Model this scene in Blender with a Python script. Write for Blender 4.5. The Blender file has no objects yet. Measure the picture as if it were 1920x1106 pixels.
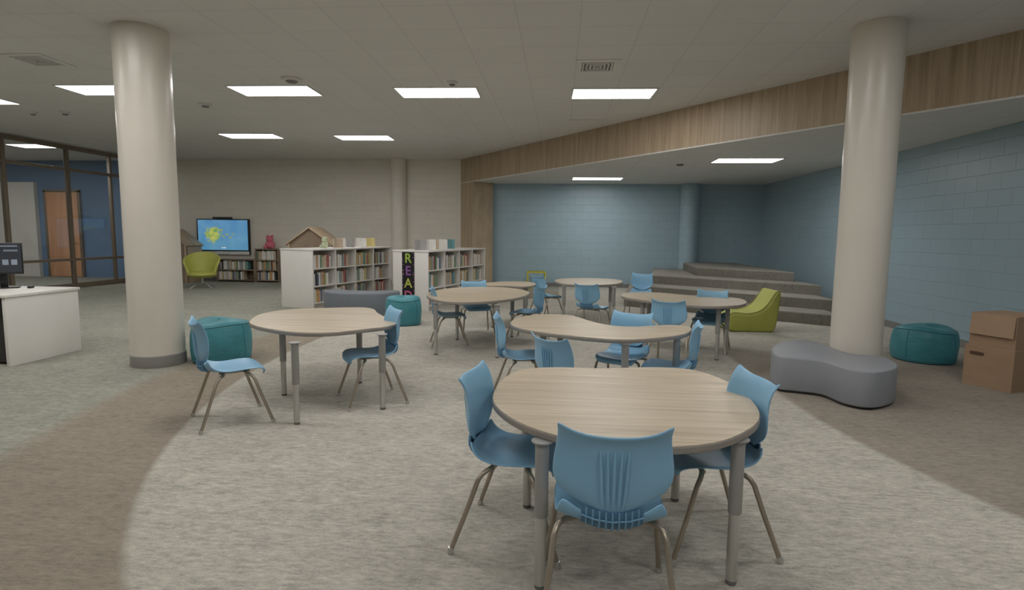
import bpy,bmesh,math,random
from mathutils import Vector,Matrix
random.seed(7)
sc=bpy.context.scene; C=sc.collection; PI=math.pi; R=math.radians
# ------------------------------------------------------------------ camera
F=1070.0; CX,CY=960.0,553.0; CAMZ=1.4
dz=Vector((90,-113,1070)).normalized()
rl=.02
dx=Vector((1,rl,(-90+113*rl)/1070)).normalized()
dn=dz.cross(dx)
def W(v): return Vector((v.dot(dx),v.dot(dz),-v.dot(dn)))
def P(px,py,z=0.0):
    w=W(Vector((px-CX,py-CY,F))); t=(z-CAMZ)/w.z
    return Vector((w.x*t,w.y*t,z))
cd=bpy.data.cameras.new('camera'); cam=bpy.data.objects.new('camera',cd); C.objects.link(cam)
cd.sensor_width=36; cd.lens=F/1920*36; cd.clip_start=.05
a,b,c_=W(Vector((1,0,0))),W(Vector((0,-1,0))),W(Vector((0,0,-1)))
cam.matrix_world=Matrix(((a.x,b.x,c_.x,0),(a.y,b.y,c_.y,0),(a.z,b.z,c_.z,CAMZ),(0,0,0,1)))
sc.camera=cam
sc.view_settings.view_transform='Standard'; sc.view_settings.look='None'; sc.view_settings.gamma=1.04
# ------------------------------------------------------------------ materials
G=1.12
def lin(r,g,b,gain=G):
    o=[]
    for v in (r,g,b):
        v/=255; v=v/12.92 if v<=.04045 else ((v+.055)/1.055)**2.4
        o.append(min(.92,v*gain))
    return tuple(o)+(1,)
class N:
    def __init__(s,name):
        s.m=bpy.data.materials.new(name); s.m.use_nodes=True; s.nt=s.m.node_tree
        s.b=s.nt.nodes['Principled BSDF']
    def put(s,sock,v):
        if hasattr(v,'is_output'): s.nt.links.new(v,sock)
        else: sock.default_value=v
    def node(s,t,**kw):
        n=s.nt.nodes.new(t)
        for k,v in kw.items(): setattr(n,k,v)
        return n
    def math(s,op,a,b=0.0,c=None):
        n=s.node('ShaderNodeMath',operation=op); s.put(n.inputs[0],a); s.put(n.inputs[1],b)
        if c is not None: s.put(n.inputs[2],c)
        return n.outputs[0]
    def mix(s,f,a,b,mode='MIX'):
        n=s.node('ShaderNodeMix',data_type='RGBA',blend_type=mode); s.put(n.inputs[0],f); s.put(n.inputs[6],a); s.put(n.inputs[7],b)
        return n.outputs[2]
    def pos(s,obj=False):
        if obj: return s.node('ShaderNodeTexCoord').outputs['Object']
        return s.node('ShaderNodeNewGeometry').outputs['Position']
    def noise(s,vec,scale,detail=3,stretch=None,rough=.5):
        if stretch:
            m=s.node('ShaderNodeVectorMath',operation='MULTIPLY'); s.put(m.inputs[0],vec); m.inputs[1].default_value=stretch; vec=m.outputs[0]
        n=s.node('ShaderNodeTexNoise'); s.put(n.inputs['Vector'],vec); n.inputs['Scale'].default_value=scale; n.inputs['Detail'].default_value=detail; n.inputs['Roughness'].default_value=rough
        return n.outputs['Fac']
    def rng(s,v,a,b,c,d):
        n=s.node('ShaderNodeMapRange'); s.put(n.inputs[0],v)
        for i,x in enumerate((a,b,c,d)): n.inputs[i+1].default_value=x
        return n.outputs[0]
    def bump(s,h,strength=.3,dist=.01):
        n=s.node('ShaderNodeBump'); n.inputs['Strength'].default_value=strength; n.inputs['Distance'].default_value=dist
        s.put(n.inputs['Height'],h); s.nt.links.new(n.outputs[0],s.b.inputs['Normal'])
def shade(col,k): return tuple(max(0,min(1,v*k)) for v in col[:3])+(1,)
def mat(name,col,rough=.55,var=.06,scale=9,stretch=None,metal=0,bump=0,spec=.4,wrinkle=0):
    n=N(name)
    f=n.noise(n.pos(True),scale,3,stretch)
    f=n.rng(f,.3,.7,0,1)
    n.put(n.b.inputs['Base Color'],n.mix(f,shade(col,1-var),shade(col,1+var)))
    n.b.inputs['Roughness'].default_value=rough; n.b.inputs['Metallic'].default_value=metal
    n.b.inputs['Specular IOR Level'].default_value=spec
    if wrinkle: n.bump(n.noise(n.pos(True),5,3,(1,1,1.6),.55),wrinkle,.05)
    elif bump: n.bump(n.noise(n.pos(True),scale*14,2),bump,.004)
    return n.m
def emis(name,col,s,var=0.03):
    n=N(name); f=n.noise(n.pos(True),3)
    n.put(n.b.inputs['Emission Color'],n.mix(f,shade(col,1-var),col)); n.b.inputs['Emission Strength'].default_value=s
    n.b.inputs['Base Color'].default_value=(.02,.02,.02,1) if s<3 else (.8,.8,.8,1)
    return n.m
def carpet_mat(name,zones,c1=None,c2=None):
    n=N(name); p=n.pos(); sep=n.node('ShaderNodeSeparateXYZ'); n.put(sep.inputs[0],p); X,Y=sep.outputs[0],sep.outputs[1]
    n1=n.noise(p,1.7,6,(1.0,1.6,1),.7); n2=n.noise(p,17,5,(1.0,2.9,1.0),.75); n3=n.noise(p,85,2,(1,2.2,1)); n4=n.noise(p,6.5,6,(1,2.6,1),.75)
    n5=n.noise(p,11,6,(1.0,2.8,1),.8); n6=n.noise(p,4,6,(1.2,2.0,1.3),.75)
    if zones:
        wob=n.math('MULTIPLY',n.math('SUBTRACT',n2,.5),.05)
        def ell(a,b,s):
            u=n.math('POWER',n.math('ABSOLUTE',n.math('DIVIDE',X,a)),2); v=n.math('POWER',n.math('ABSOLUTE',n.math('DIVIDE',n.math('SUBTRACT',Y,6.8),b)),2)
            return n.rng(n.math('ADD',n.math('ADD',u,v),wob),1-s,1+s,1,0)
        e1,e2=ell(3.15,5.7,.011),ell(3.95,7.2,.04)
        right=n.math('GREATER_THAN',X,0.0)
        light=n.math('MAXIMUM',e1,right)
        dy=n.math('MAXIMUM',0.0,n.math('SUBTRACT',5.0,Y))
        lim=n.math('ADD',2.0,n.math('MULTIPLY',.085,n.math('MULTIPLY',dy,dy)))
        br=n.math('MULTIPLY',n.rng(n.math('ADD',n.math('SUBTRACT',X,lim),wob),-.03,.03,0,1),n.rng(n.math('ADD',Y,n.math('MULTIPLY',wob,10)),6.4,8.0,1,0))
        brown=n.math('MAXIMUM',n.math('MULTIPLY',e2,n.math('SUBTRACT',1.0,light)),br)
        base=n.mix(e2,lin(142,141,130),lin(138,128,115))
        base=n.mix(light,base,lin(171,166,155))
        base=n.mix(br,base,lin(139,130,119))
        amp=n.math('SUBTRACT',1.05,n.math('MULTIPLY',brown,.28))
    else:
        base=n.mix(n.noise(p,3),c1,c2); amp=.55
    f=n.math('ADD',n.math('ADD',n.math('MULTIPLY',n1,.14),n.math('MULTIPLY',n2,.41)),n.math('ADD',n.math('MULTIPLY',n3,.17),n.math('MULTIPLY',n4,.28)))
    k=n.rng(f,.40,.60,-.35,.33)
    k=n.math('ADD',1.0,n.math('MULTIPLY',k,amp))
    fleck=n.rng(n5,.50,.60,0,.45); fleck2=n.rng(n6,.53,.63,0,.22)
    base=n.mix(fleck,base,n.mix(1.0,base,(.78,.80,.81,1),'MULTIPLY'))
    base=n.mix(fleck2,base,n.mix(1.0,base,(.87,.885,.84,1),'MULTIPLY'))
    cc=n.node('ShaderNodeCombineColor')
    for i in range(3): n.put(cc.inputs[i],k)
    out=n.mix(1.0,base,cc.outputs[0],'MULTIPLY')
    n.put(n.b.inputs['Base Color'],out); n.b.inputs['Roughness'].default_value=.95; n.b.inputs['Specular IOR Level'].default_value=.1
    n.bump(n3,.4,.004)
    return n.m
def block_mat(name,col,axis,mort=.88,rough=.34):
    n=N(name); sep=n.node('ShaderNodeSeparateXYZ'); n.put(sep.inputs[0],n.pos()); cb=n.node('ShaderNodeCombineXYZ')
    n.put(cb.inputs[0],sep.outputs[axis]); n.put(cb.inputs[1],sep.outputs[2])
    br=n.node('ShaderNodeTexBrick'); n.put(br.inputs['Vector'],cb.outputs[0])
    br.inputs['Scale'].default_value=1; br.inputs['Brick Width'].default_value=.4; br.inputs['Row Height'].default_value=.2; br.inputs['Mortar Size'].default_value=.007; br.inputs['Mortar Smooth'].default_value=.5
    br.inputs['Color1'].default_value=shade(col,.975); br.inputs['Color2'].default_value=shade(col,1.025); br.inputs['Mortar'].default_value=shade(col,mort)
    nz=n.noise(n.pos(),1.5,4)
    n.put(n.b.inputs['Base Color'],n.mix(n.rng(nz,.3,.7,0,.4),br.outputs['Color'],shade(col,.94)))
    n.b.inputs['Roughness'].default_value=rough
    h=n.math('SUBTRACT',n.math('MULTIPLY',n.noise(n.pos(),60,2),.2),br.outputs['Fac'])
    n.bump(h,.55,.008)
    return n.m
TS=.58
def ceil_mat(name,ox,oy):
    n=N(name); sep=n.node('ShaderNodeSeparateXYZ'); n.put(sep.inputs[0],n.pos())
    def line(s,o):
        q=n.math('DIVIDE',n.math('SUBTRACT',s,o-100*TS),TS)
        return n.math('GREATER_THAN',n.math('ABSOLUTE',n.math('SUBTRACT',n.math('FRACT',q),.5)),.484), n.math('FLOOR',q)
    lx,cx=line(sep.outputs[0],ox); ly,cy=line(sep.outputs[1],oy)
    cb=n.node('ShaderNodeCombineXYZ'); n.put(cb.inputs[0],cx); n.put(cb.inputs[1],cy)
    wn=n.node('ShaderNodeTexWhiteNoise',noise_dimensions='2D'); n.put(wn.inputs['Vector'],cb.outputs[0])
    sp=n.noise(n.pos(),160,2)
    t=n.mix(wn.outputs['Value'],lin(208,206,202),lin(211,209,205))
    t=n.mix(n.rng(sp,.62,.72,0,.2),t,lin(166,164,161))
    n.put(n.b.inputs['Base Color'],n.mix(n.math('MAXIMUM',lx,ly),t,lin(200,198,194)))
    n.b.inputs['Roughness'].default_value=.9
    return n.m
def wood_mat(name,c1,c2,stretch,scale=1.0,rough=.45,rot=None,low=.35):
    n=N(name); p=n.pos()
    if rot is not None:
        m=n.node('ShaderNodeMapping'); n.put(m.inputs[0],p); m.inputs['Rotation'].default_value=(0,0,rot); p=m.outputs[0]
    f1=n.noise(p,scale,5,stretch,.65); f2=n.noise(p,scale*.35,2,stretch)
    f=n.rng(n.math('ADD',n.math('MULTIPLY',f1,1-low),n.math('MULTIPLY',f2,low)),.35,.65,0,1)
    n.put(n.b.inputs['Base Color'],n.mix(f,c1,c2)); n.b.inputs['Roughness'].default_value=rough; n.b.inputs['Specular IOR Level'].default_value=.35
    return n.m
def glass_mat(name):
    n=N(name); nt=n.nt; out=[x for x in nt.nodes if x.type=='OUTPUT_MATERIAL'][0]
    t=n.node('ShaderNodeBsdfTransparent'); g=n.node('ShaderNodeBsdfGlossy'); g.inputs['Roughness'].default_value=.03
    nz=n.noise(n.pos(True),2); tc=n.mix(nz,(.94,.96,.97,1),(.97,.98,.98,1)); n.put(t.inputs[0],tc)
    mx=n.node('ShaderNodeMixShader'); mx.inputs[0].default_value=.05; nt.links.new(t.outputs[0],mx.inputs[1]); nt.links.new(g.outputs[0],mx.inputs[2]); nt.links.new(mx.outputs[0],out.inputs[0])
    return n.m
BD=Vector((.5954,-.8034,0)); BN=Vector((.8034,.5954,0)); BA=math.atan2(BD.y,BD.x)
BLUE=lin(150,172,182)
MT=dict(
 carpet=carpet_mat('carpet',True), lit_tread=carpet_mat('step_carpet_lit',False,lin(138,134,125),lin(147,143,134)), tier=carpet_mat('step_carpet_shaded',False,lin(110,106,98),lin(120,116,108)),  # one step carpet; lit tops and shaded risers put into two colours
 blue_x=block_mat('blue_block_back',BLUE,0,.91), blue_y=block_mat('blue_block_right',lin(147,168,178),1,.89,.36),
 beige=block_mat('beige_block',lin(215,209,197),0,.96,.6), beige_p=mat('beige_paint',lin(208,204,196),.6,.03,2),
 annexblue=mat('annex_blue',lin(102,128,158),.6,.04,2),
 ceil=ceil_mat('ceiling_tile',.15,8.05), ceil2=ceil_mat('alcove_tile',.26,10.4),
 beam=wood_mat('oak_panel',lin(148,130,106),lin(180,161,136),(15,1.5,.5),2.2,rot=-BA,low=.3),
 white=mat('white_laminate',lin(218,214,208),.4,.02,3), shelfw=mat('shelf_inner',lin(180,175,167),.5,.04,3),
 colm=mat('column_paint',lin(205,198,186),.28,.02,2), colbase=mat('column_base',lin(138,133,130),.5,.04),
 top=wood_mat('table_laminate',lin(160,145,122),lin(198,183,160),(1.0,24,1),2.0,.35),
 edge=mat('edge_band',lin(138,131,124),.45,.03), leg=mat('leg_grey',lin(150,148,145),.42,.03,metal=.1),
 steel=mat('brushed_steel',lin(192,190,186),.3,.08,20,(1,1,.1),.8), dark=mat('dark_plastic',lin(58,56,54),.5,.08), foot=mat('foot_plastic',lin(104,101,98),.5,.08),
 bronze=mat('bronze_tube',lin(158,147,132),.35,.05,12,metal=.6),
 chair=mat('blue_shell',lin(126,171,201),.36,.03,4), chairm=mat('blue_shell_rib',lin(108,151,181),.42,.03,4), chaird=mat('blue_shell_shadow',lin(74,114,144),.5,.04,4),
 teal=mat('teal_vinyl',lin(62,128,138),.45,.07,6,wrinkle=.35), teald=mat('teal_piping',lin(52,112,124),.5,.05),
 grey=mat('grey_vinyl',lin(133,135,140),.5,.04,4,bump=.1), greyd=mat('grey_vinyl_dark',lin(108,113,120),.5,.04,4,bump=.1),
 lime=mat('lime_vinyl',lin(170,172,84),.5,.05,5,bump=.1), limed=mat('lime_seam',lin(138,140,64),.5,.05),
 card=mat('cardboard',lin(150,123,99),.85,.06,4,(1,1,6)), cardd=mat('cardboard_flap',lin(160,133,108),.85,.05,4), tape=mat('cardboard_dark',lin(80,60,46),.9,.05),
 mull=mat('bronze_mullion',lin(118,106,92),.45,.06,4,metal=.1), glass=glass_mat('pane_glass'),
 door=wood_mat('door_veneer',lin(196,142,106),lin(216,164,126),(8,8,.6),1.5),
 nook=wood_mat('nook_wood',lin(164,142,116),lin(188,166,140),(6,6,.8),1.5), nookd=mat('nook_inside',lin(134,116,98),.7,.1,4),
 walnut=wood_mat('low_shelf_wood',lin(112,98,84),lin(146,128,110),(1,10,10),1.5),
 black=mat('black_plastic',lin(28,28,30),.35,.08), silver=mat('silver_bezel',lin(205,205,205),.35,.04,metal=.1),
 metalw=mat('white_metal',lin(204,202,198),.45,.03), vdark=mat('vent_dark',lin(120,118,115),.7,.05),
 base=mat('baseboard_vinyl',lin(118,116,114),.6,.05),
 panel=emis('light_panel',(1,.992,.978,1),14.3), 
 pink=mat('pink_plush',lin(200,106,122),.9,.12,14,bump=.4), pale=mat('pale_green_plush',lin(188,194,160),.9,.1,14,bump=.4), cream=mat('page_cream',lin(225,218,204),.8,.05,30),
 yellow=mat('yellow_lacquer',lin(196,186,70),.5,.05),
)
# ------------------------------------------------------------------ mesh builder
class MB:
    def __init__(s): s.bm=bmesh.new()
    def box(s,c,sz,rz=0,bev=0,m=None,seg=2):
        vs=bmesh.ops.create_cube(s.bm,size=1)['verts']
        M=Matrix.Translation(c)@Matrix.Rotation(rz,4,'Z')@Matrix.Diagonal((sz[0],sz[1],sz[2],1))
        if m: M=m@M
        bmesh.ops.transform(s.bm,matrix=M,verts=vs)
        if bev:
            es=list({e for v in vs for e in v.link_edges})
            bmesh.ops.bevel(s.bm,geom=es,offset=bev,segments=seg,affect='EDGES',profile=.5)
        return s
    def rings(s,rs,cap0=True,cap1=True,closed=False):
        V=[[s.bm.verts.new(p) for p in r] for r in rs]; n=len(V[0])
        pairs=list(zip(V,V[1:]))+([(V[-1],V[0])] if closed else [])
        for A,B in pairs:
            for i in range(n):
                j=(i+1)%n; s.bm.faces.new((A[i],A[j],B[j],B[i]))
        if not closed:
            if cap0: s.bm.faces.new(V[0][::-1])
            if cap1: s.bm.faces.new(V[-1])
        return s
    def tube(s,pts,r,seg=10,closed=False):
        pts=[Vector(p) for p in pts]; n=len(pts); rs=[]; up=None
        for i,p in enumerate(pts):
            if closed: t=(pts[(i+1)%n]-pts[i-1]).normalized()
            else: t=(pts[min(i+1,n-1)]-pts[max(i-1,0)]).normalized()
            if up is None:
                up=Vector((0,0,1)) if abs(t.z)<.9 else Vector((1,0,0))
            a=t.cross(up).normalized(); up=a.cross(t).normalized()
            rr=r[i] if isinstance(r,(list,tuple)) else r
            rs.append([p+a*math.cos(2*PI*k/seg)*rr+up*math.sin(2*PI*k/seg)*rr for k in range(seg)])
        return s.rings(rs,closed=closed)
    def lathe(s,prof,seg=40,c=(0,0,0),m=None):
        rs=[]
        for r,z in prof:
            ring=[Vector((c[0]+r*math.cos(2*PI*k/seg),c[1]+r*math.sin(2*PI*k/seg),c[2]+z)) for k in range(seg)]
            rs.append([m@v for v in ring] if m else ring)
        return s.rings(rs)
    def prism(s,out,z0,z1,e=.006,m=None,n=3):
        out=[Vector((p[0],p[1])) for p in out]
        ar=sum(out[i-1].x*out[i].y-out[i].x*out[i-1].y for i in range(len(out)))
        if ar<0: out=out[::-1]
        k=len(out); nor=[]
        for i in range(k):
            t1=(out[i]-out[i-1]).normalized(); t2=(out[(i+1)%k]-out[i]).normalized()
            n1=Vector((t1.y,-t1.x)); n2=Vector((t2.y,-t2.x)); b=n1+n2
            if b.length<1e-5: b=n1
            b.normalize(); b/=max(.4,b.dot(n1)); nor.append(b)
        rs=[]
        for q in range(n+1):
            an=PI/2*q/n; rs.append((e*(1-math.sin(an)),z0+e*(1-math.cos(an))))
        for q in range(n+1):
            an=PI/2*q/n; rs.append((e*(1-math.cos(an)),z1-e*(1-math.sin(an))))
        if e<=0: rs=[(0,z0),(0,z1)]
        R_=[]
        for ins,z in rs:
            ring=[Vector((out[i].x-nor[i].x*ins,out[i].y-nor[i].y*ins,z)) for i in range(k)]
            R_.append([m@v for v in ring] if m else ring)
        return s.rings(R_)
    def ball(s,c,r,sc3=(1,1,1)):
        vs=bmesh.ops.create_uvsphere(s.bm,u_segments=20,v_segments=12,radius=1)['verts']
        bmesh.ops.transform(s.bm,matrix=Matrix.Translation(c)@Matrix.Diagonal((r*sc3[0],r*sc3[1],r*sc3[2],1)),verts=vs); return s
    def grid(s,rows):
        V=[[s.bm.verts.new(p) for p in r] for r in rows]
        for A,B in zip(V,V[1:]):
            for i in range(len(A)-1): s.bm.faces.new((A[i],A[i+1],B[i+1],B[i]))
        return s
    def build(s,name,m,parent=None,smooth=True,ang=.62):
        bm=s.bm; bmesh.ops.recalc_face_normals(bm,faces=bm.faces[:])
        for f in bm.faces: f.smooth=smooth
        for e in bm.edges:
            if len(e.link_faces)==2 and e.calc_face_angle(0)>ang: e.smooth=False
        me=bpy.data.meshes.new(name); bm.to_mesh(me); bm.free()
        me.materials.append(MT[m] if isinstance(m,str) else m)
        o=bpy.data.objects.new(name,me); C.objects.link(o)
        if parent: o.parent=parent
        return o
def spline(pts,per=6):
    n=len(pts); out=[]
    for i in range(n):
        p0,p1,p2,p3=[Vector((q[0],q[1])) for q in (pts[i-1],pts[i],pts[(i+1)%n],pts[(i+2)%n])]
        for k in range(per):
            t=k/per; out.append(.5*((2*p1)+(-p0+p2)*t+(2*p0-5*p1+4*p2-p3)*t*t+(-p0+3*p1-3*p2+p3)*t*t*t))
    return out
def tag(o,label,cat,group=None):
    o['label']=label; o['category']=cat
    if group: o['group']=group
    return o
def thing(name,label,cat,loc=(0,0,0),rz=0,group=None):
    o=bpy.data.objects.new(name,None); C.objects.link(o); o.empty_display_size=.1
    o.location=loc; o.rotation_euler=(0,0,rz); return tag(o,label,cat,group)
def struct(mb,name,m,parent=None):
    o=mb.build(name,m,parent)
    if not parent: o['kind']='structure'
    return o
def dup(root,loc,rz,label,group=None):
    r=root.copy(); C.objects.link(r); r.location=loc; r.rotation_euler=(0,0,rz); r['label']=label
    if group: r['group']=group
    for ch in list(root.children):
        c=ch.copy(); C.objects.link(c); c.parent=r
        for g in list(ch.children):
            d=g.copy(); C.objects.link(d); d.parent=c
    return r
def bx(x0,x1,y0,y1,z0,z1,mb=None,bev=0):
    mb=mb or MB(); return mb.box(((x0+x1)/2,(y0+y1)/2,(z0+z1)/2),(x1-x0,y1-y0,z1-z0),0,bev)
# ------------------------------------------------------------------ setting
H=3.38; XR=5.25; XL=-11.6; YB=15.5; YF=-5.0; XA=-20.0; YA=15.75; HA=2.75
def y_on_left(px,py):
    w=W(Vector((px-CX,py-CY,F))); return XL*w.y/w.x
struct(bx(XA,XR+.2,YF-.2,YA+.2,-.1,0),'floor','carpet')
struct(bx(XA,XR+.2,YF-.2,YA+.2,H,H+.1),'ceiling','ceil')
struct(bx(XL-.1,-2.6,YB,YB+.2,0,H),'wall_back','beige')
struct(bx(-2.6,XR+.2,YB,YB+.2,0,HA),'wall_alcove_back','blue_x')
struct(bx(XR,XR+.2,YF,YB,0,H),'wall_right','blue_y')
struct(bx(XA,XR+.2,YF-.2,YF,0,H),'wall_front','beige_p')
struct(bx(XL-.2,XL,YF,9.0,0,H),'wall_left','beige_p')
struct(bx(XL-.2,XL-.1,YB,YA,0,H),'wall_annex_side','beige_p')
struct(bx(XA,XL-.2,YA,YA+.2,0,H),'wall_annex_back','annexblue')
struct(bx(XA,-15.3,YA-.12,YA,0,2.75),'wall_annex_panel','beige_p')
struct(bx(XA-.2,XA,YF,YA,0,H),'wall_annex_left','beige_p')
P0=Vector((-2.7,15.5,0)); L=13.3
def along(s,t): 
    v=P0+BD*s+BN*t; return (v.x,v.y)
struct(MB().prism([along(0,0),along(L,0),along(L,.25),along(0,.25)],HA+.02,H,0),'trim_1','beam')
struct(MB().prism([along(0,0),along(.7,0),along(.7,.6),along(0,.6)],0,HA,0),'trim_2','beam')
q0=along(.0,.001); q1=along(L,.001)
struct(MB().prism([q0,q1,(XR+.05,YB),(-2.6,YB)],HA,HA+.02,0),'ceiling_alcove','ceil2')
struct(bx(XL,-2.72,YB-.012,YB,0,.1),'baseboard_back','base')
struct(bx(-1.9,XR-.02,YB-.012,YB,0,.1),'baseboard_alcove','base')
struct(bx(XR-.012,XR,YF,YB-.02,0,.1),'baseboard_right','base')
# glass partition
wn=bpy.data.objects.new('window_1',None); C.objects.link(wn); wn['kind']='structure'; wn.location=(XL,0,0)
ys=[9.06,y_on_left(12,400),y_on_left(131,400),15.42]
for y in ys: MB().box((0,y,H/2-.01),(.08,.08,H-.03),0,.006).build('mullion','mull',wn)
MB().box((0,y_on_left(210,400),H/2-.01),(.08,.065,H-.03),0,.006).build('mullion','mull',wn)
for z,h in ((.06,.11),(.68,.06),(2.80,.065),(H-.07,.1)):
    MB().box((0,12.25,z),(.075,6.45,h),0,.004).build('rail','mull',wn)
for y0,y1 in zip(ys,ys[1:]):
    for z0,z1 in ((.115,.645),(.715,2.765),(2.835,H-.12)):
        bx(-.004,.004,y0+.04,y1-.04,z0,z1).build('pane','glass',wn)
d=bpy.data.objects.new('door_1',None); C.objects.link(d); d['kind']='structure'; d.location=(-14.52,YA-.03,0)
MB().box((0,0,1.24),(.98,.045,2.46),0,.004).build('door_panel','door',d)
fr=MB(); fr.box((-.53,0,1.26),(.08,.06,2.52),0,.004); fr.box((.53,0,1.26),(.08,.06,2.52),0,.004); fr.box((0,0,2.51),(1.14,.06,.08),0,.004); fr.build('door_frame','mull',d)
MB().tube([(.36,-.03,1.02),(.36,-.08,1.02),(.46,-.08,1.02)],.012).build('handle','steel',d)
# columns
def column(c,r,label,h,m='colm',mb_='colbase',z=0):
    t=thing('column',label,'column',(c[0],c[1],z))
    MB().lathe([(r,.12 if mb_ else 0),(r,h-.001)],64).build('shaft',m,t)
    if mb_: MB().lathe([(r+.004,0),(r+.006,.005),(r+.006,.118),(r+.001,.124)],64).build('base_band',mb_,t)
    return t
pc=P(299,690); pc=pc+Vector((pc.x,pc.y,0)).normalized()*.252
column(pc,.252,'thick beige round column at left with grey base beside teal pouf',H)
column((2.94,5.84),.226,'thick beige round column at right rising behind the grey curved bench',H,'colm','colbase')
column((-4.39,YB-.1),.21,'slim beige round pilaster set into the far beige wall behind bookcases',H,'beige',None)
column((3.37,YB-.1),.25,'blue painted round column standing against the blue alcove wall',HA-.545,'blue_x',None,.543)
# tiered seating
ts=thing('tiered_seating','four broad carpeted seating steps filling the blue alcove corner','tiered seating',(3.5,13,0))
RS=.18
def loc2(pts,o): return [(p[0]-o[0],p[1]-o[1]) for p in pts]
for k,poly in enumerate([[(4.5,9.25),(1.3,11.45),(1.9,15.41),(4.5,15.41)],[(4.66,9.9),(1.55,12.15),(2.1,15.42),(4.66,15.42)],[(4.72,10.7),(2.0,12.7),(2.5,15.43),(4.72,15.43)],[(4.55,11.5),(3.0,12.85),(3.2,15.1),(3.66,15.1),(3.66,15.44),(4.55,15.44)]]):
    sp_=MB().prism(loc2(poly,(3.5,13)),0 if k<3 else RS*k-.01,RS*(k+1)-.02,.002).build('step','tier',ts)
    MB().prism(loc2(poly,(3.5,13)),RS*(k+1)-.02,RS*(k+1),.006).build('lit_tread','lit_tread',sp_)  # thin slab added to carry the lighter, lit tone of the step top
# ------------------------------------------------------------------ ceiling fixtures
def ceil_light(x,y,z,label,w=1.16,dp=.58,rz=.03):
    t=thing('ceiling_light',label,'ceiling light',(x+w/2,y+dp/2,z),rz,'flat ceiling light panels')
    f=MB(); q=.022
    for s in (-1,1):
        f.box((s*(w/2-q/2),0,-.007),(q,dp,.012)); f.box((0,s*(dp/2-q/2),-.007),(w-2*q,q,.012))
    f.build('frame','metalw',t)
    MB().box((0,0,-.006),(w-2*q,dp-2*q,.006)).build('diffuser','panel',t)
for x,y,lb in ((.12,8.05,'white ceiling light panel just right of the ceiling vent grille, rightmost in the nearer row'),
 (-2.33,7.9,'white ceiling light panel in the nearer row, second from its right end'),
 (-4.62,7.72,'white ceiling light panel behind the round ceiling sensor, nearer row right of thick left column'),
 (-7.02,7.58,'white ceiling light panel in the nearer row, partly hidden by the thick left column'),
 (-9.75,8.1,'white ceiling light panel cut off by the left edge of the photo')): ceil_light(x,y,H,lb)
ceil_light(-7.03,11.4,H,'white ceiling light panel in the far row, nearer the left column')
ceil_light(-4.7,11.65,H,'white ceiling light panel in the far row, above the left white bookcase')
ceil_light(-13.1,12.7,H,'white ceiling light panel seen through the glass partition')
ceil_light(-16.4,12.7,H,'added unseen fill light panel deep in the room behind the glass partition')  # fill panel added out of view to brighten the glazed room
ceil_light(-15.4,10.0,H,'added unseen fill light panel nearest in the room behind the glass partition')  # second unseen panel, added to lift the dark room past the glass
ceil_light(.26,13.7,HA,'white light panel in the alcove ceiling, above the far blue wall',1.2,.6,0)
ceil_light(2.70,10.3,HA,'white light panel in the alcove ceiling, nearer the right column',1.12,.6,0)
nm=('first','second','third','fourth','fifth','sixth')
for k,x in enumerate((2.6,.15,-2.3,-4.6,-6.9,-9.3)):
    ceil_light(x,3.7 if k else 2.8,H,'white ceiling light panel high over the front tables, %s from the right wall'%nm[k])
for k,x in enumerate((1.6,-1.2,-4.6)): ceil_light(x,-.4,H,'white ceiling light panel behind the viewpoint, %s from the right wall'%nm[k])
def vent(x,y,label):
    t=thing('ceiling_vent',label,'vent',(x,y,H)); t.scale=(.88,.88,.88)
    bk=MB(); bk.box((0,0,-.002),(.42,.42,.003)); bk.build('backing','vdark',t)
    f=MB()
    for s in (-1,1):
        f.box((s*.255,0,-.006),(.09,.6,.01)); f.box((0,s*.255,-.006),(.42,.09,.01))
    f.build('frame','ceil',t)
    for k in range(4):
        q=.19-.048*k; g=MB()
        for s in (-1,1):
            g.box((s*q,0,-.01),(.02,2*q+.02,.012)); g.box((0,s*q,-.01),(2*q-.02,.02,.012))
        g.build('louvre','metalw',t)
v=P(1120,124,H); vent(v.x,v.y,'square louvred ceiling vent in front of the rightmost light panel')
v=P(70,113,H); vent(v.x,v.y,'square louvred ceiling vent left of the thick left column')
def sensor(px,py,r,label,cat='sensor'):
    v=P(px,py,H-.02); t=thing('ceiling_sensor',label,cat,(v.x,v.y,H))
    MB().lathe([(r*.9,-.035),(r,-.02),(r,-.001)],24).build('housing','metalw',t)
    MB().lathe([(r*.15,-.06),(r*.45,-.055),(r*.6,-.036)],20).build('lens','vdark',t)
sensor(547,150,.13,'round dark-lensed ceiling sensor between left column and the nearer light panels')
sensor(848,156,.07,'small ceiling sensor above the second light panel from the right')
sensor(122,212,.08,'small ceiling sensor left of the thick column, right one of two')
sensor(62,212,.07,'small ceiling sensor left of the thick column, left one of two')
sensor(385,197,.1,'flat round ceiling sensor behind the third light panel')
v=P(1100,227,H); 
t=thing('ceiling_grille','pale rectangular ceiling grille behind the rightmost light panel','grille',(v.x,v.y,H)); MB().box((0,0,-.004),(.6,.3,.006)).build('frame','metalw',t); MB().box((0,0,-.008),(.54,.24,.003)).build('mesh_panel','metalw',t)
v=P(1275,308,HA); sn=thing('ceiling_sensor','small dark sensor on the alcove ceiling','sensor',(v.x,v.y,HA)); MB().lathe([(.05,-.03),(.07,-.015),(.07,-.001)],20).build('housing','vdark',sn)
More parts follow.
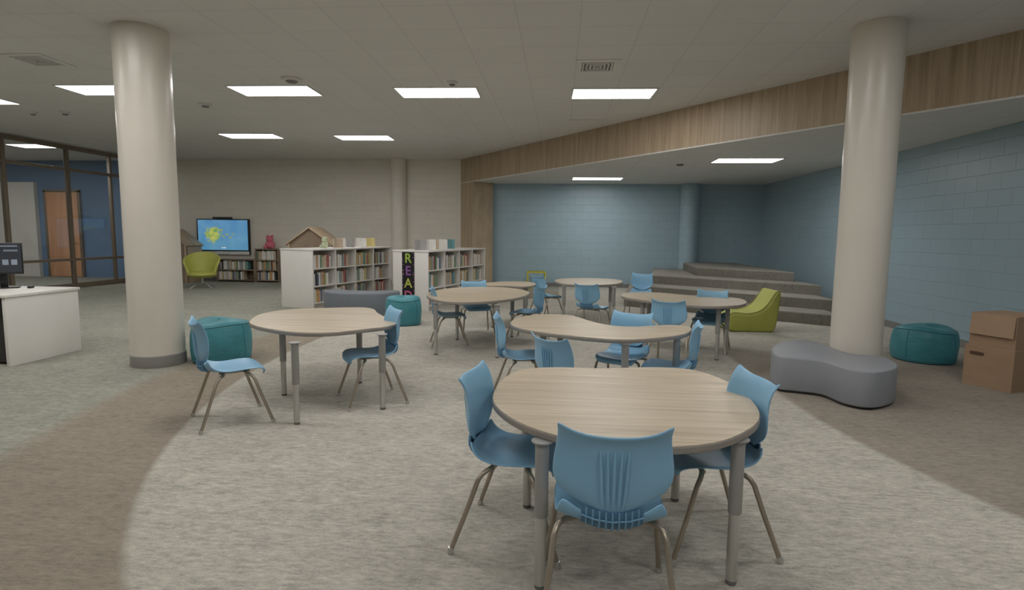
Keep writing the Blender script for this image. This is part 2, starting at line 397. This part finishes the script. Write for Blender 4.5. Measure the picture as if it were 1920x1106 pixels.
# ------------------------------------------------------------------ chairs
CS=.975
def make_chair():
    t=thing('student_chair','x','chair',group='blue shell student chairs')
    us=[-1+.2*i for i in range(11)]
    S=[(.212,.366,.150),(.214,.385,.178),(.196,.404,.195),(.13,.412,.207),(.04,.406,.21),(-.05,.399,.208),(-.12,.400,.206),(-.165,.408,.203),(-.195,.425,.195),(-.212,.452,.178)]
    rows=[]
    for i,(y,z,w) in enumerate(S):
        fr_=max(0,1-i/3.0); rr=max(0,(i-5)/4.0)
        rows.append([Vector((u*w,y-.03*fr_*abs(u)**3+.03*rr*u*u,z+.010*abs(u)**2.5*(1-fr_)+.05*rr*abs(u)**2.5)) for u in us])
    mb=MB(); mb.grid(rows); bmesh.ops.recalc_face_normals(mb.bm,faces=mb.bm.faces[:]); bmesh.ops.solidify(mb.bm,geom=mb.bm.faces[:],thickness=.011)
    o=mb.build('seat','chair',t,ang=3); md=o.modifiers.new('s','SUBSURF'); md.levels=1; md.render_levels=1
    B=[(-.206,.458,.08),(-.211,.482,.11),(-.2165,.510,.16),(-.221,.543,.2),(-.225,.59,.214),(-.229,.645,.208),(-.236,.70,.198),(-.247,.737,.194),(-.259,.758,.196),(-.269,.770,.2)]
    rows=[]
    for i,(y,z,w) in enumerate(B):
        k=i/9; rows.append([Vector((u*w,y+.07*u*u*min(1,.45+k)-.028*k**3*u**4,z+.038*k**3*u**4+.03*(1-k)**2*abs(u)**2)) for u in us])
    mb=MB(); mb.grid(rows); bmesh.ops.recalc_face_normals(mb.bm,faces=mb.bm.faces[:]); bmesh.ops.solidify(mb.bm,geom=mb.bm.faces[:],thickness=.011)
    o=mb.build('backrest','chair',t,ang=3); md=o.modifiers.new('s','SUBSURF'); md.levels=1; md.render_levels=1
    mb=MB()
    for k in range(-2,3):
        ry=lambda x:-.0018+.07*(x/.2)**2
        mb.tube([(k*q,y+ry(k*q),z) for q,y,z in ((.0165,-.2195,.486),(.0185,-.2275,.515),(.0205,-.235,.56),(.022,-.240,.62),(.0235,-.2455,.67),(.024,-.2475,.70),(.024,-.247,.713))],[.003,.0062,.0068,.0068,.0055,.0035,.001],8)
    mb.build('ribbing','chair',t)
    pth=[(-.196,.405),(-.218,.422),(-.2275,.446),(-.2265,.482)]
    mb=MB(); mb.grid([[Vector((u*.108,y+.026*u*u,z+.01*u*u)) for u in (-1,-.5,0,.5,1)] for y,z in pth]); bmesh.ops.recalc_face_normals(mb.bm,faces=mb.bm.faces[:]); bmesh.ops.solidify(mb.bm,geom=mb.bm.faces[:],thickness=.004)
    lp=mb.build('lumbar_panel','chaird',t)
    mb=MB()
    for k in range(-4,5):
        x=k*.0245; u2=(x/.108)**2; 
        mb.tube([(x*.92,y+.026*u2-.003,z+.01*u2) for y,z in pth],.0038,6)
    mb.tube([(x,-.2285+.026*(x/.108)**2-.003,.45+.01*(x/.108)**2) for x in (-.108,-.06,0,.06,.108)],.0032,6)
    mb.build('lumbar_rib','chairm',lp)
    mb=MB()
    for s in (-1,1): mb.tube([(-.15,s*.075,.383),(.15,s*.075,.383)],.01,8)
    for s in (-1,1): mb.tube([(s*.09,-.1,.388),(s*.09,.11,.388)],.009,8)
    mb.build('seat_frame','bronze',t)
    for sx in (-1,1):
        for sy,(yf,yk) in ((-1,(-.25,-.135)),(1,(.235,.125))):
            pts=[(sx*.12,sy*.075,.383),(sx*.165,sy*.09,.381),(sx*.192,yk*.86,.368),(sx*.203,yk,.34),(sx*.216,yk+(yf-yk)*.35,.22),(sx*.243,yf,.014)]
            lg=MB().tube(pts,.0115,10).build('leg','bronze',t)
            MB().lathe([(.012,0),(.0155,.003),(.0155,.018),(.0125,.03)],12,(sx*.243,yf,0)).build('foot_glide','steel',lg)
    t.scale=(CS,CS,CS)
    return t
seatZ=.405*.93
def dirv(a): return Vector((math.cos(R(a)),math.sin(R(a)),0))
def by_back(px,py,ang): return P(px,py,.766*CS).xy.to_3d()+dirv(ang)*.255*CS
def by_seat(px,py,ang): return P(px,py,seatZ).xy.to_3d()
rm=(P(360,818)+P(362,780))/2
chairs=[
 (by_back(1155,818,89),89,'blue student chair in the foreground, its ribbed back turned to the viewer'),
 (by_back(886,702,-8)+Vector((-.03,0,0)),-8,'blue student chair facing right at the left side of the foreground table'),
 (by_back(1432,712,188),188,'blue student chair facing left at the right side of the foreground table'),
 (rm+dirv(40)*.27,40,'blue student chair facing right between teal pouf and left wooden table'),
 (P(637,740)+Vector((.32,-.12,0)),212,'blue student chair tucked behind the right legs of the left wooden table'),
 (by_seat(980,668,10),10,'blue student chair at the left end of the wavy middle table, facing right'),
 (by_back(1020,627,42),42,'blue student chair with its back to the viewer at the middle table front-left'),
 (by_seat(1168,667,242),242,'blue student chair tucked into the hollow behind the wavy middle table'),
 (by_seat(1252,688,166),166,'blue student chair facing left at the right end of the middle table'),
 (by_seat(843,591,15),15,'blue student chair facing right at the left end of the back-left table pair'),
 (by_seat(893,575,290),290,'blue student chair behind the back-left table pair, facing the viewer'),
 (by_seat(988,585,162),162,'blue student chair facing left at right end of back-left table pair'),
 (by_seat(1025,555,38),38,'blue student chair left of the farthest table, in front of yellow cube'),
 (by_back(1096,530,60),60,'blue student chair at the near side of the farthest small table'),
 (by_back(1250,560,62),62,'blue student chair at the near side of the table beside lime rocker'),
 (by_seat(1199,551,250),250,'blue student chair farthest right, near the carpeted steps'),
 (by_seat(1330,600,248),248,'blue student chair behind the table beside the lime rocker'),
]
proto=make_chair()
for i,(c,an,lb) in enumerate(chairs):
    if i==0:
        proto.location=(c.x,c.y,0); proto.rotation_euler=(0,0,R(an-90)); proto['label']=lb
    else:
        r_=dup(proto,(c.x,c.y,0),R(an-90),lb)
        if i>4: r_.scale=(.93,.93,.93)
# ------------------------------------------------------------------ tables
TZ=.64
def table(outl,feet,label,leghint=None):
    pts=[P(x,y,TZ) for x,y in outl]; cx=sum(p.x for p in pts)/len(pts); cy=sum(p.y for p in pts)/len(pts)
    t=thing('activity_table',label,'table',(cx,cy,0),0,'kidney-shaped activity tables')
    o=spline([(p.x-cx,p.y-cy) for p in pts])
    MB().prism(o,TZ-.032,TZ-.003,.006).build('edge_band','edge',t)
    ctr=[(v.x*.994,v.y*.994) for v in o]
    MB().prism(ctr,TZ-.004,TZ,.001,n=1).build('tabletop','top',t)
    for f in feet:
        x,y=f[0]-cx,f[1]-cy
        lg=MB().lathe([(.042,TZ-.032),(.042,TZ-.037),(.027,TZ-.041),(.027,.305),(.025,.3)],20,(x,y,0)).build('leg','leg',t)
        MB().lathe([(.0225,.018),(.0225,.31)],20,(x,y,0)).build('lower_tube','steel',lg)
        MB().lathe([(.018,0),(.0215,.003),(.0215,.012),(.018,.019)],16,(x,y,0)).build('foot','foot',lg)
    return t
fp=lambda l:[P(x,y).xy for x,y in l]
table([(923,745),(938,714),(975,693),(1040,688),(1130,690),(1230,688),(1305,694),(1370,718),(1415,755),(1425,783),(1400,808),(1340,830),(1250,838),(1150,834),(1055,819),(985,797),(940,771)],
  fp([(1012,1102),(1370,1093),(988,950),(1265,938)]),'large wooden kidney table in the foreground with three blue chairs')
table([(468,601),(490,588),(540,580),(610,577),(675,576),(700,579),(708,586),(724,594),(745,597),(747,603),(735,610),(690,616),(620,623),(560,623),(510,617),(475,609)],
  fp([(557,795),(718,767),(533,741),(675,718)]),'wooden kidney table at left, between the thick column and foreground table')
table([(957,604),(975,594),(1020,589),(1070,591),(1105,601),(1140,609),(1190,612),(1250,609),(1288,611),(1297,618),(1278,627),(1220,634),(1160,636),(1090,631),(1020,623),(970,614)],
  [(-.12,4.6),(.5,4.22),(.02,5.0),(.93,4.5)],'wavy wooden kidney table in the middle, right behind the foreground table')
table([(800,552),(817,544),(865,538.5),(925,537.5),(968,541),(992,547),(985,554),(958,560),(910,565),(850,566),(812,560)],
  fp([(817,665),(932,671),(857,637),(960,632)]),'wooden table in front of the pair near the READ bookcase')
table([(896,533.5),(912,530),(945,527.5),(985,528),(1004,531),(1001,534.5),(985,537),(950,535.8),(915,535.5)],
  [(-.98,8.45),(-.98,8.75),(-.5,8.4),(-.5,8.75)],'wooden table at the back of the pair near the READ bookcase')
table([(1165,552),(1180,548),(1230,548),(1290,553),(1340,555),(1385,559),(1401,566),(1385,572),(1330,574),(1270,570),(1210,563),(1172,557)],
  [(1.8,6.55),(1.02,7.0),(2.0,6.9),(1.15,7.35)],'wooden kidney table left of the lime rocker, before the carpeted steps')
table([(1040,526),(1055,522),(1100,521),(1150,523),(1168,527),(1155,532),(1110,534),(1060,532)],
  [(.08,8.9),(.85,8.9),(.08,9.5),(.85,9.5)],'farthest wooden table, in front of the blue alcove wall')
# ------------------------------------------------------------------ soft seating
def pouf(c,r,h,label,rz=0,n=2.2,sag=.5):
    t=thing('pouf',label,'pouf',(c.x,c.y,0),rz,'soft teal vinyl poufs')
    ph=rz*7
    def q4(an,z): return (abs(math.cos(an))**n+abs(math.sin(an))**n)**(-1/n)*(1+.018*sag*math.sin(3*an+ph+z*9)+.014*sag*math.sin(5*an-ph*2+z*14))
    def sring(r0,z,dome=0): return [Vector((r0*q4(2*PI*k/64,z)*math.cos(2*PI*k/64),r0*q4(2*PI*k/64,z)*math.sin(2*PI*k/64),z+dome*sag*.024*math.sin(2*2*PI*k/64+ph))) for k in range(64)]
    body=[(r*.88,0),(r*.96,.012),(r*1.0,.05),(r*1.03,h*.3),(r*1.035,h*.5),(r*1.02,h*.68),(r*.985,h*.82),(r*.94,h*.9)]
    MB().rings([sring(rr,z,z/h) for rr,z in body]).build('body','teal',t)
    MB().rings([sring(rr,z,1) for rr,z in [(r*.942,h*.895),(r*.89,h*.945),(r*.8,h*.978),(r*.6,h*1.0),(r*.3,h*1.01),(.01,h*1.01)]]).build('top_panel','teal',t)
    MB().tube(sring(r*.945,h*.9,1),.006,6,True).build('piping','teald',t)
    MB().tube(sring(r*.985,.035),.005,6,True).build('piping','teald',t)
    for a in range(4):
        k=8+16*a
        MB().tube([sring(rr*1.002,z,z/h)[k] for rr,z in body[2:]],.004,6).build('seam','teald',t)
pouf(P(411,685)+Vector((-.14,.29,0)),.295,.44,'teal vinyl pouf beside the thick left column',.50,2.6,.7)
pouf(P(757,613)+Vector((-.08,.29,0)),.265,.43,'teal vinyl pouf below the READ sign of the white bookcase',.2,2.5,.6)
pouf(P(1726,684)+Vector((.2,.3,0)),.315,.40,'teal vinyl pouf against the blue wall beside cardboard boxes',1.3,2.15,.7)
def bench(out,h,label,m,e=.014):
    cx=sum(p[0] for p in out)/len(out); cy=sum(p[1] for p in out)/len(out)
    t=thing('curved_bench',label,'bench',(cx,cy,0))
    o=spline([(p[0]-cx,p[1]-cy) for p in out])
    MB().prism(o,.02,h,e).build('body',m,t)
    MB().prism([(v.x*.93,v.y*.93) for v in o],0,.02,.002).build('plinth','dark',t)
BH=.325
bench([tuple(P(x,y,BH).xy) for x,y in [(1447,652),(1468,640),(1515,637),(1552,648),(1595,662),(1650,667),(1680,680),(1679,690),(1640,697),(1590,691),(1545,677),(1500,672),(1458,667)]],BH,'light grey bone-shaped bench in front of the right column','grey')
bench([(-3.98,9.5),(-3.93,9.24),(-3.65,9.04),(-3.3,8.98),(-2.95,9.06),(-2.72,9.3),(-2.7,9.5),(-2.85,9.62),(-3.1,9.48),(-3.38,9.44),(-3.62,9.5),(-3.82,9.64)],.42,'dark grey curved bench in front of the left white bookcase','greyd',.035)
# lime rocker (low foam chair)
pl=P(1410,623); t=thing('rocker_seat','lime green foam floor chair with tall back beside the carpeted steps','floor chair',(pl.x,pl.y+.28,0),R(4))
prof=spline([(-.37,.1),(-.33,.015),(-.1,0),(.2,0),(.31,.02),(.35,.14),(.37,.34),(.39,.53),(.375,.6),(.325,.61),(.265,.52),(.18,.39),(.07,.31),(-.08,.275),(-.22,.285),(-.33,.28),(-.38,.2)],5)
mm=Matrix(((1,0,0,0),(0,0,1,0),(0,1,0,0),(0,0,0,1)))
MB().prism(prof,-.27,.27,.045,mm,5).build('body','lime',t)
for s in (-1,1):
    MB().tube([(v.x*.965,s*.256,.3+(v.y-.3)*.965) for v in prof],.006,6,True).build('piping','limed',t)
# yellow square frame at far wall
t=thing('cube_stool','yellow open square frame stool at the foot of the blue alcove wall','stool',(-.6,14.9,0),.1)
f=MB()
for s in (-1,1):
    f.box((s*.225,0,.22),(.034,.34,.44),0,.01); f.box((0,0,.22+s*.203),(.42,.34,.034),0,.01)
f.build('frame','yellow',t)
MB().box((0,0,.446),(.4,.3,.02),0,.006).build('seat_pad','limed',t)
# lime lounge armchair
pl=P(366,542); t=thing('lounge_chair','lime green lounge chair on splayed metal legs beside the wall screen','armchair',(pl.x,pl.y+.3,0),R(25))
rows=[]
for i in range(9):
    k=i/8; row=[]
    for j in range(17):
        an=-PI*.12+(j/16)*(PI*1.24); w=abs(j/16-.5)*2
        r=.29+.1*k; zt=.32+.55*k*(1-.5*w**2.0); row.append(Vector((r*1.05*math.cos(an),r*math.sin(an)+.04*k,zt)))
    rows.append(row)
mb=MB(); mb.grid(rows); bmesh.ops.recalc_face_normals(mb.bm,faces=mb.bm.faces[:]); bmesh.ops.solidify(mb.bm,geom=mb.bm.faces[:],thickness=.05); mb.build('backrest','lime',t,ang=1.2)
MB().lathe([(.2,.26),(.28,.28),(.33,.33),(.32,.38),(.2,.41),(.01,.415)],32,(0,-.03,0)).build('seat','lime',t)
MB().lathe([(.03,.12),(.03,.27)],12).build('post','steel',t)
for k in range(4):
    an=k*PI/2+PI/4; MB().tube([(0,0,.15),(.16*math.cos(an),.16*math.sin(an),.11),(.34*math.cos(an),.34*math.sin(an),.012)],.012,8).build('leg','steel',t)
# ------------------------------------------------------------------ bookcases and books
PAL=[('red',(164,96,90)),('navy',(88,104,132)),('white',(220,217,212)),('yellow',(196,180,124)),('green',(122,144,118)),('black',(66,64,66)),('orange',(192,146,108)),('teal',(102,144,148)),('tan',(188,170,148)),('grey',(156,154,152))]
BM=[mat('cover_'+n.replace(' ','_'),lin(*c),.5,.08,10) for n,c in PAL]
def book_mesh(ci,w,h,dp):
    mb=MB(); q=.003
    mb.box((0,dp/2,h/2),(w-2*q,dp-2*q,h-2*q*2))
    for s in (-1,1): mb.box((s*(w/2-q/2),dp/2,h/2),(q,dp,h))
    mb.box((0,q/2,h/2),(w-2*q,q,h))
    bm=mb.bm; bmesh.ops.recalc_face_normals(bm,faces=bm.faces[:])
    me=bpy.data.meshes.new('book'); bm.faces.ensure_lookup_table()
    for i,f in enumerate(bm.faces): f.material_index=1 if i<6 else 0
    bm.to_mesh(me); bm.free(); me.materials.append(BM[ci]); me.materials.append(MT['cream']); return me
WID=(.04,.05,.032,.058)
TPL={(ci,k):book_mesh(ci,*((.04,.24,.18),(.05,.22,.17),(.032,.205,.16),(.058,.25,.19))[k]) for ci in range(len(PAL)) for k in range(4)}
NB=[0]
def fill(root,x0,x1,y,z,where,maxn=10,frac=.85):
    x=x0+.008; n=0; rz=root.rotation_euler.z; M=Matrix.Translation(root.location)@Matrix.Rotation(rz,4,'Z')
    end=x0+(x1-x0)*frac
    while n<maxn and NB[0]<298:
        k=random.choice((0,0,1,1,2,3)); w=WID[k]
        if x+w>end: break
        ci=random.choice((0,1,2,2,2,2,3,4,6,7,8,8,8,9,9,5)); o=bpy.data.objects.new('book',TPL[(ci,k)]); C.objects.link(o)
        o.location=M@Vector((x+w/2,y+random.uniform(0,.02),z)); o.rotation_euler=(0,0,rz)
        tag(o,'%s-spined book %s'%(PAL[ci][0],where),'book','books '+where); x+=w+random.choice((.001,.002,.006,.012)); n+=1; NB[0]+=1
def bookcase(corner,ang,label,short,Lc=2.65,dp=.72,h=1.09,nb=4):
    t=thing('bookcase',label,'bookcase',(corner.x,corner.y,0),ang,'double-sided white bookcases')
    th=.035
    for x in (th/2,Lc-th/2): MB().box((x,dp/2,(h-.03)/2),(th,dp,h-.03),0,.004).build('end_panel','white',t)
    MB().box((Lc/2,dp/2,h-.015),(Lc+.02,dp+.02,.03),0,.005).build('top_panel','white',t)
    MB().box((Lc/2,dp/2,(h-.03)/2),(Lc-2*th,.02,h-.03)).build('centre_panel','shelfw',t)
    MB().box((Lc/2,dp/2,.04),(Lc-2*th,dp-.06,.08)).build('plinth','shelfw',t)
    bw=(Lc-2*th)/nb
    for k in range(1,nb): MB().box((th+k*bw,dp/2,(h-.03+.08)/2),(.028,dp-.004,h-.03-.08)).build('divider','white',t)
    zs=(.1,.41,.735)
    for k in range(nb):
        for z in zs:
            for s in (0,1):
                y=dp/4+(-.003 if s==0 else dp/2+.003)
                MB().box((th+(k+.5)*bw,y,z-.011),(bw-.03,dp/2-.02,.022)).build('shelf','white',t)
    rown=('bottom','middle','top'); bay=('nearest','second nearest','third nearest','farthest')
    for k in range(nb):
        for zi,z in enumerate(zs):
            fill(t,th+k*bw+.02,th+(k+1)*bw-.02,.03,z+.001,'on the %s shelf of the %s bay of the %s'%(rown[zi],bay[k],short),12 if zi else 8,random.uniform(.68,.98))
    return t
def lowcase(x0,x1,h,label,short,tiers):
    w=x1-x0; dp=.36; t=thing('low_bookcase',label,'bookcase',(x0,YB-.03-dp,0))
    for x in (.015,w-.015): MB().box((x,dp/2,h/2),(.03,dp,h),0,.003).build('side_panel','walnut',t)
    MB().box((w/2,dp/2,h+.012),(w,dp+.01,.025),0,.004).build('top_panel','walnut',t)
    MB().box((w/2,dp-.01,h/2),(w-.06,.02,h)).build('back_panel','walnut',t)
    for i,z in enumerate(tiers):
        MB().box((w/2,dp/2-.01,z-.012),(w-.06,dp-.03,.024)).build('shelf','walnut',t)
        fill(t,.03,w-.03,.05,z+.001,'on the %s shelf of the %s'%(('lower','upper','top')[i],short),16,.95)
    return t
lowcase(-9.5,-8.39,.6,'low dark wood bookcase under the wall screen','low bookcase under the wall screen',(.06,.34))
lowcase(-8.38,-7.7,.9,'taller dark wood bookcase right of the wall screen, topped by pink toy','dark bookcase beside the wall screen',(.06,.34,.62))
ua=math.atan2(.966,.26)
c1=P(588,579); bc1=bookcase(c1,ua,'white double-sided bookcase behind dark grey bench, left of the two','left white bookcase')
c2=P(803,584); bc2=bookcase(c2,ua,'white double-sided bookcase with READ sign on its end panel','READ-sign bookcase')
M2=Matrix.Translation(bc2.location)@Matrix.Rotation(ua,4,'Z')
bl=M2@Vector((-.006,.40,0)); bn=thing('read_banner','black vertical banner with colourful letters READ on white bookcase end','sign',(bl.x,bl.y,0),ua-PI/2)
MB().box((0,0,.61),(.25,.006,.9)).build('backing','black',bn)
lc=[lin(156,178,72),lin(136,86,152),lin(174,180,76),lin(188,92,128)]
for k,chh in enumerate('READ'):
    cu=bpy.data.curves.new('letter','FONT'); cu.body=chh; cu.size=.235; cu.align_x='CENTER'; cu.align_y='CENTER'; cu.extrude=.001; cu.offset=.004
    ob=bpy.data.objects.new('tmp',cu); C.objects.link(ob); bpy.context.view_layer.update()
    me=bpy.data.meshes.new_from_object(ob.evaluated_get(bpy.context.evaluated_depsgraph_get())); bpy.data.objects.remove(ob)
    me.materials.clear(); me.materials.append(mat('letter_paint_%d'%k,lc[k],.5,.1,20))
    lo=bpy.data.objects.new('letter',me); C.objects.link(lo); lo.parent=bn; lo.location=(0,-.0045,.94-k*.225); lo.rotation_euler=(PI/2,0,0)
    lo['label']='painted letter '+chh
dt=MB()
for k in range(30): dt.ball((random.choice((-1,1))*random.uniform(.098,.118),-.003,random.uniform(.22,1.04)),.007,(1,.3,1))
dt.build('dot_border',mat('dot_paint',lin(190,120,164),.5,.3,30),bn)
def display_book(root,x,y,ci,rz,label,w=.13,h=.19):
    M=Matrix.Translation(root.location)@Matrix.Rotation(root.rotation_euler.z,4,'Z'); p=M@Vector((x,y,1.092))
    t=thing('display_book',label,'book',p,rz,'books displayed on bookcase tops')
    for s in (-1,1):
        m=Matrix.Rotation(s*R(-34),4,'Z')
        MB().box((s*w/2,0,h/2),(w,.006,h),m=m).build('cover',BM[ci],t)
        MB().box((s*w/2,.009,h/2),(w-.015,.011,h-.014),m=m).build('pages','cream',t)
for x,ci,lb in ((1.1,8,'tan book standing open on the left white bookcase top'),(1.35,2,'nearer white book standing open on the left white bookcase top'),(1.65,9,'grey book standing open on the left white bookcase top'),(1.95,2,'farther white book standing open on the left white bookcase top'),(2.3,3,'yellow book standing open at the far end of the left white bookcase top')):
    display_book(bc1,x,.3,ci,R(random.uniform(-40,60)),lb)
for x,ci,lb in ((.25,9,'grey book standing open nearest on the READ-sign bookcase top'),(.6,2,'nearer white book standing open on the READ-sign bookcase top'),(.9,8,'tan book standing open on the READ-sign bookcase top'),(1.2,2,'farther white book standing open on the READ-sign bookcase top'),(1.55,7,'teal book standing open farthest on the READ-sign bookcase top')):
    display_book(bc2,x,.3,ci,R(random.uniform(-40,60)),lb)
def plush(x,y,z,s,m,label,rz):
    t=thing('plush_toy',label,'soft toy',(x,y,z),rz)
    MB().ball((0,0,.13*s),.14*s,(1.1,.85,.95)).build('body',m,t); MB().ball((0,-.02*s,.31*s),.11*s).build('head',m,t)
    for q in (-1,1):
        MB().ball((q*.075*s,0,.4*s),.04*s,(1,.5,1.2)).build('ear',m,t); MB().ball((q*.12*s,-.09*s,.06*s),.06*s).build('foot',m,t)
plush(-7.98,15.22,.926,.85,'pink','pink soft toy sitting on the taller dark bookcase',.1)
p=Matrix.Translation(bc1.location)@Matrix.Rotation(ua,4,'Z')@Vector((.75,.3,1.09)); plush(p.x,p.y,1.091,.5,'pale','pale green soft toy on the left white bookcase top',-.3)
def nook(x,y,w,hw,hp,label):
    t=thing('house_nook',label,'play house',(x,y,0)); dp=.7
    for s in (-1,1): MB().box((s*(w/2-.02),dp/2,hw/2),(.04,dp,hw),0,.004).build('side_wall','nook',t)
    MB().prism([(-w/2,0),(w/2,0),(w/2,hw),(0,hp-.03),(-w/2,hw)],.03,.06,0,Matrix(((1,0,0,0),(0,0,1,0),(0,1,0,0),(0,0,0,1)))).build('gable_wall','nookd',t)
    sl=math.atan2(hp-hw,w/2); ln=math.hypot(w/2,hp-hw)+.06
    for s in (-1,1):
        m=Matrix.Translation((s*(w/4+.02),dp/2,(hw+hp)/2-.01))@Matrix.Rotation(s*sl,4,'Y'); MB().box((0,0,.0),(ln,dp+.04,.035),0,.004,m).build('roof_panel','nook',t)
    MB().box((0,dp-.02,hw/2),(w-.08,.03,hw)).build('back_wall','nookd',t)
nook(-5.95,13.2,1.08,1.12,1.5,'wooden gable-roofed reading nook behind the left white bookcase')
nook(-10.5,14.5,1.1,1.02,1.42,'wooden gable-roofed nook left of the wall screen, half hidden by column')
# ------------------------------------------------------------------ wall screen
tv=thing('wall_screen','large wall-mounted display with bright blue picture, above the low bookcase','television',(-9.45,YB-.05,0))
MB().box((0,0,1.235),(1.54,.08,1.0),0,.012).build('body','black',tv)
n=N('screen_blue'); sp=n.node('ShaderNodeSeparateXYZ'); n.put(sp.inputs[0],n.pos(True)); k=n.rng(sp.outputs[2],.85,1.7,0,1); nz=n.noise(n.pos(True),2.2,3)
bl_=n.mix(n.rng(nz,.35,.7,0,.5),n.mix(k,lin(72,130,166,1),lin(70,126,176,1)),lin(112,162,184,1))
vd=n.node('ShaderNodeVectorMath',operation='DISTANCE'); n.put(vd.inputs[0],n.pos(True)); vd.inputs[1].default_value=(-.3,-.041,1.3)
pf=n.rng(n.math('ADD',vd.outputs['Value'],n.math('MULTIPLY',n.math('SUBTRACT',n.noise(n.pos(True),7,4),.5),.5)),.16,.27,1,0)
lf=n.mix(n.rng(n.noise(n.pos(True),9,3),.4,.6,0,1),lin(100,148,88,1),lin(176,180,84,1))
n.put(n.b.inputs['Emission Color'],n.mix(pf,bl_,lf)); n.b.inputs['Emission Strength'].default_value=.9; n.b.inputs['Base Color'].default_value=(.02,.02,.02,1)
MB().box((0,-.041,1.285),(1.46,.004,.84)).build('screen',n.m,tv)
MB().box((0,-.043,.785),(1.52,.012,.09),0,.004).build('lower_bezel','silver',tv)
MB().box((-.02,.0,1.765),(.56,.06,.05),0,.008).build('sound_bar','dark',tv)
ym=emis('screen_yellow',lin(176,176,94,1),.75,.3); wm=emis('screen_white',lin(225,228,226,1),.8)
q=MB()
for x,z,r in ((.02,1.25,.03),(.12,1.3,.03),(.22,1.22,.03),(.3,1.32,.025),(-.05,1.42,.04)): q.ball((x,-.046,z),r,(1.4,.02,.7))
q.build('picture_blossom',ym,tv)
q=MB()
for i,x in enumerate((-.02,.05)): q.ball((x,-.046,.93),.022,(1,.03,1))
q.build('picture_icon',wm,tv)
# ------------------------------------------------------------------ desk with monitor
A=P(15,688); B=P(158,656); DZ=.735
fx=(A.x+B.x)/2; t=thing('desk','white service desk with open underside at the left edge','desk',(fx,A.y,0),0); wd=B.y-A.y
MB().box((-.02,wd/2,(DZ-.03)/2),(.04,wd,DZ-.03),0,.004).build('end_panel','white',t)
MB().box((-1.0,wd/2,DZ-.015),(2.03,wd+.03,.03),0,.005).build('desktop','white',t)
MB().box((-1.0,wd-.04,(DZ-.03)/2),(1.9,.03,DZ-.03)).build('modesty_panel','white',t)
MB().box((-1.98,wd/2,(DZ-.03)/2),(.04,wd,DZ-.03),0,.004).build('end_panel','white',t)
MB().box((-.33,wd/2-.05,.34),(.5,wd-.3,.64),0,.006).build('pedestal','dark',t)
for z in (.18,.42): MB().tube([(-.43,.055,z),(-.43,.03,z),(-.23,.03,z),(-.23,.055,z)],.006,6).build('drawer_pull','steel',t)
pm=P(8,540,DZ); t=thing('monitor','black computer monitor on stand on the white desk','monitor',(pm.x,pm.y,DZ),R(40))
MB().prism(spline([(-.12,-.08),(.12,-.08),(.13,0),(.12,.08),(-.12,.08),(-.13,0)],4),0,.012,.003).build('base','black',t)
MB().box((0,.03,.1),(.07,.03,.19),0,.006).build('stand_neck','black',t)
MB().box((-.08,0,.33),(.52,.04,.35),0,.008).build('housing','black',t)
MB().box((-.08,-.021,.335),(.495,.003,.315)).build('screen',emis('monitor_screen',lin(30,34,44,1),.8,.4),t)
q=MB()
for k in range(6): q.box((-.27+k*.075,-.0235,.29),(.052,.002,.06))
q.build('screen_thumbnail',emis('thumb',lin(150,160,172,1),.8,.7),t)
q=MB(); q.box((-.08,-.0235,.47),(.44,.002,.018)); q.box((.08,-.0235,.42),(.12,.002,.02)); q.build('screen_bar',emis('bar',lin(120,130,142,1),.7,.3),t)
pm=P(58,540,DZ); t=thing('computer_mouse','small black mouse on the white desk beside the monitor','mouse',(pm.x,pm.y,DZ),.4)
MB().ball((0,0,.012),.05,(.6,1,.4)).build('body','black',t); MB().ball((0,.02,.029),.008,(.5,1,.6)).build('wheel','dark',t)
# ------------------------------------------------------------------ cardboard boxes, one on the other
c=P(1895,738); l=P(1803,717); w=(l-c).length; an=math.atan2((l-c).y,(l-c).x)
def carton(loc,rz,w,dp,h,label,hole):
    t=thing('cardboard_box',label,'box',loc,rz)
    b_=MB(); th=.008
    for x in (th/2,w-th/2): b_.box((x,-dp/2,h/2),(th,dp,h))
    for y in (-th/2,-dp+th/2): b_.box((w/2,y,h/2),(w-2*th,th,h))
    b_.box((w/2,-dp/2,.008),(w-2*th,dp-2*th,.012))
    b_.build('body','card',t)
    for k in range(2): MB().box((w/2,-dp*(.25+.5*k),h+.003),(w-.004,dp/2-.01,.006)).build('top_flap','cardd',t)
    if hole: MB().prism(spline([(-.05,-.015),(.05,-.015),(.06,0),(.05,.015),(-.05,.015),(-.06,0)],3),0,.003,0,Matrix.Translation((w*.74,.0005,h-.07))@Matrix(((1,0,0,0),(0,0,1,0),(0,1,0,0),(0,0,0,1)))).build('hand_hole','tape',t)
    else:
        m=Matrix.Translation((0,.002,h))@Matrix.Rotation(R(5),4,'X'); MB().box((w/2,.004,-.1),(w-.02,.006,.2),m=m).build('front_flap','cardd',t)
    return t
carton((c.x,c.y,0),an,w,.5,.385,'lower brown cardboard box with hand hole, against the blue wall',True)
bs=Vector((math.cos(an),math.sin(an),0)); bn_=Vector((math.sin(an),-math.cos(an),0))
u0=c+bs*(.012)+bn_*.02
carton((u0.x,u0.y,.392),an-.04,w*.95,.46,.305,'upper brown cardboard box with folded flap, stacked on the lower box',False)
# ------------------------------------------------------------------ world
w_=bpy.data.worlds.new('world'); sc.world=w_; w_.use_nodes=True; w_.node_tree.nodes['Background'].inputs[0].default_value=(.8,.85,.9,1); w_.node_tree.nodes['Background'].inputs[1].default_value=.3
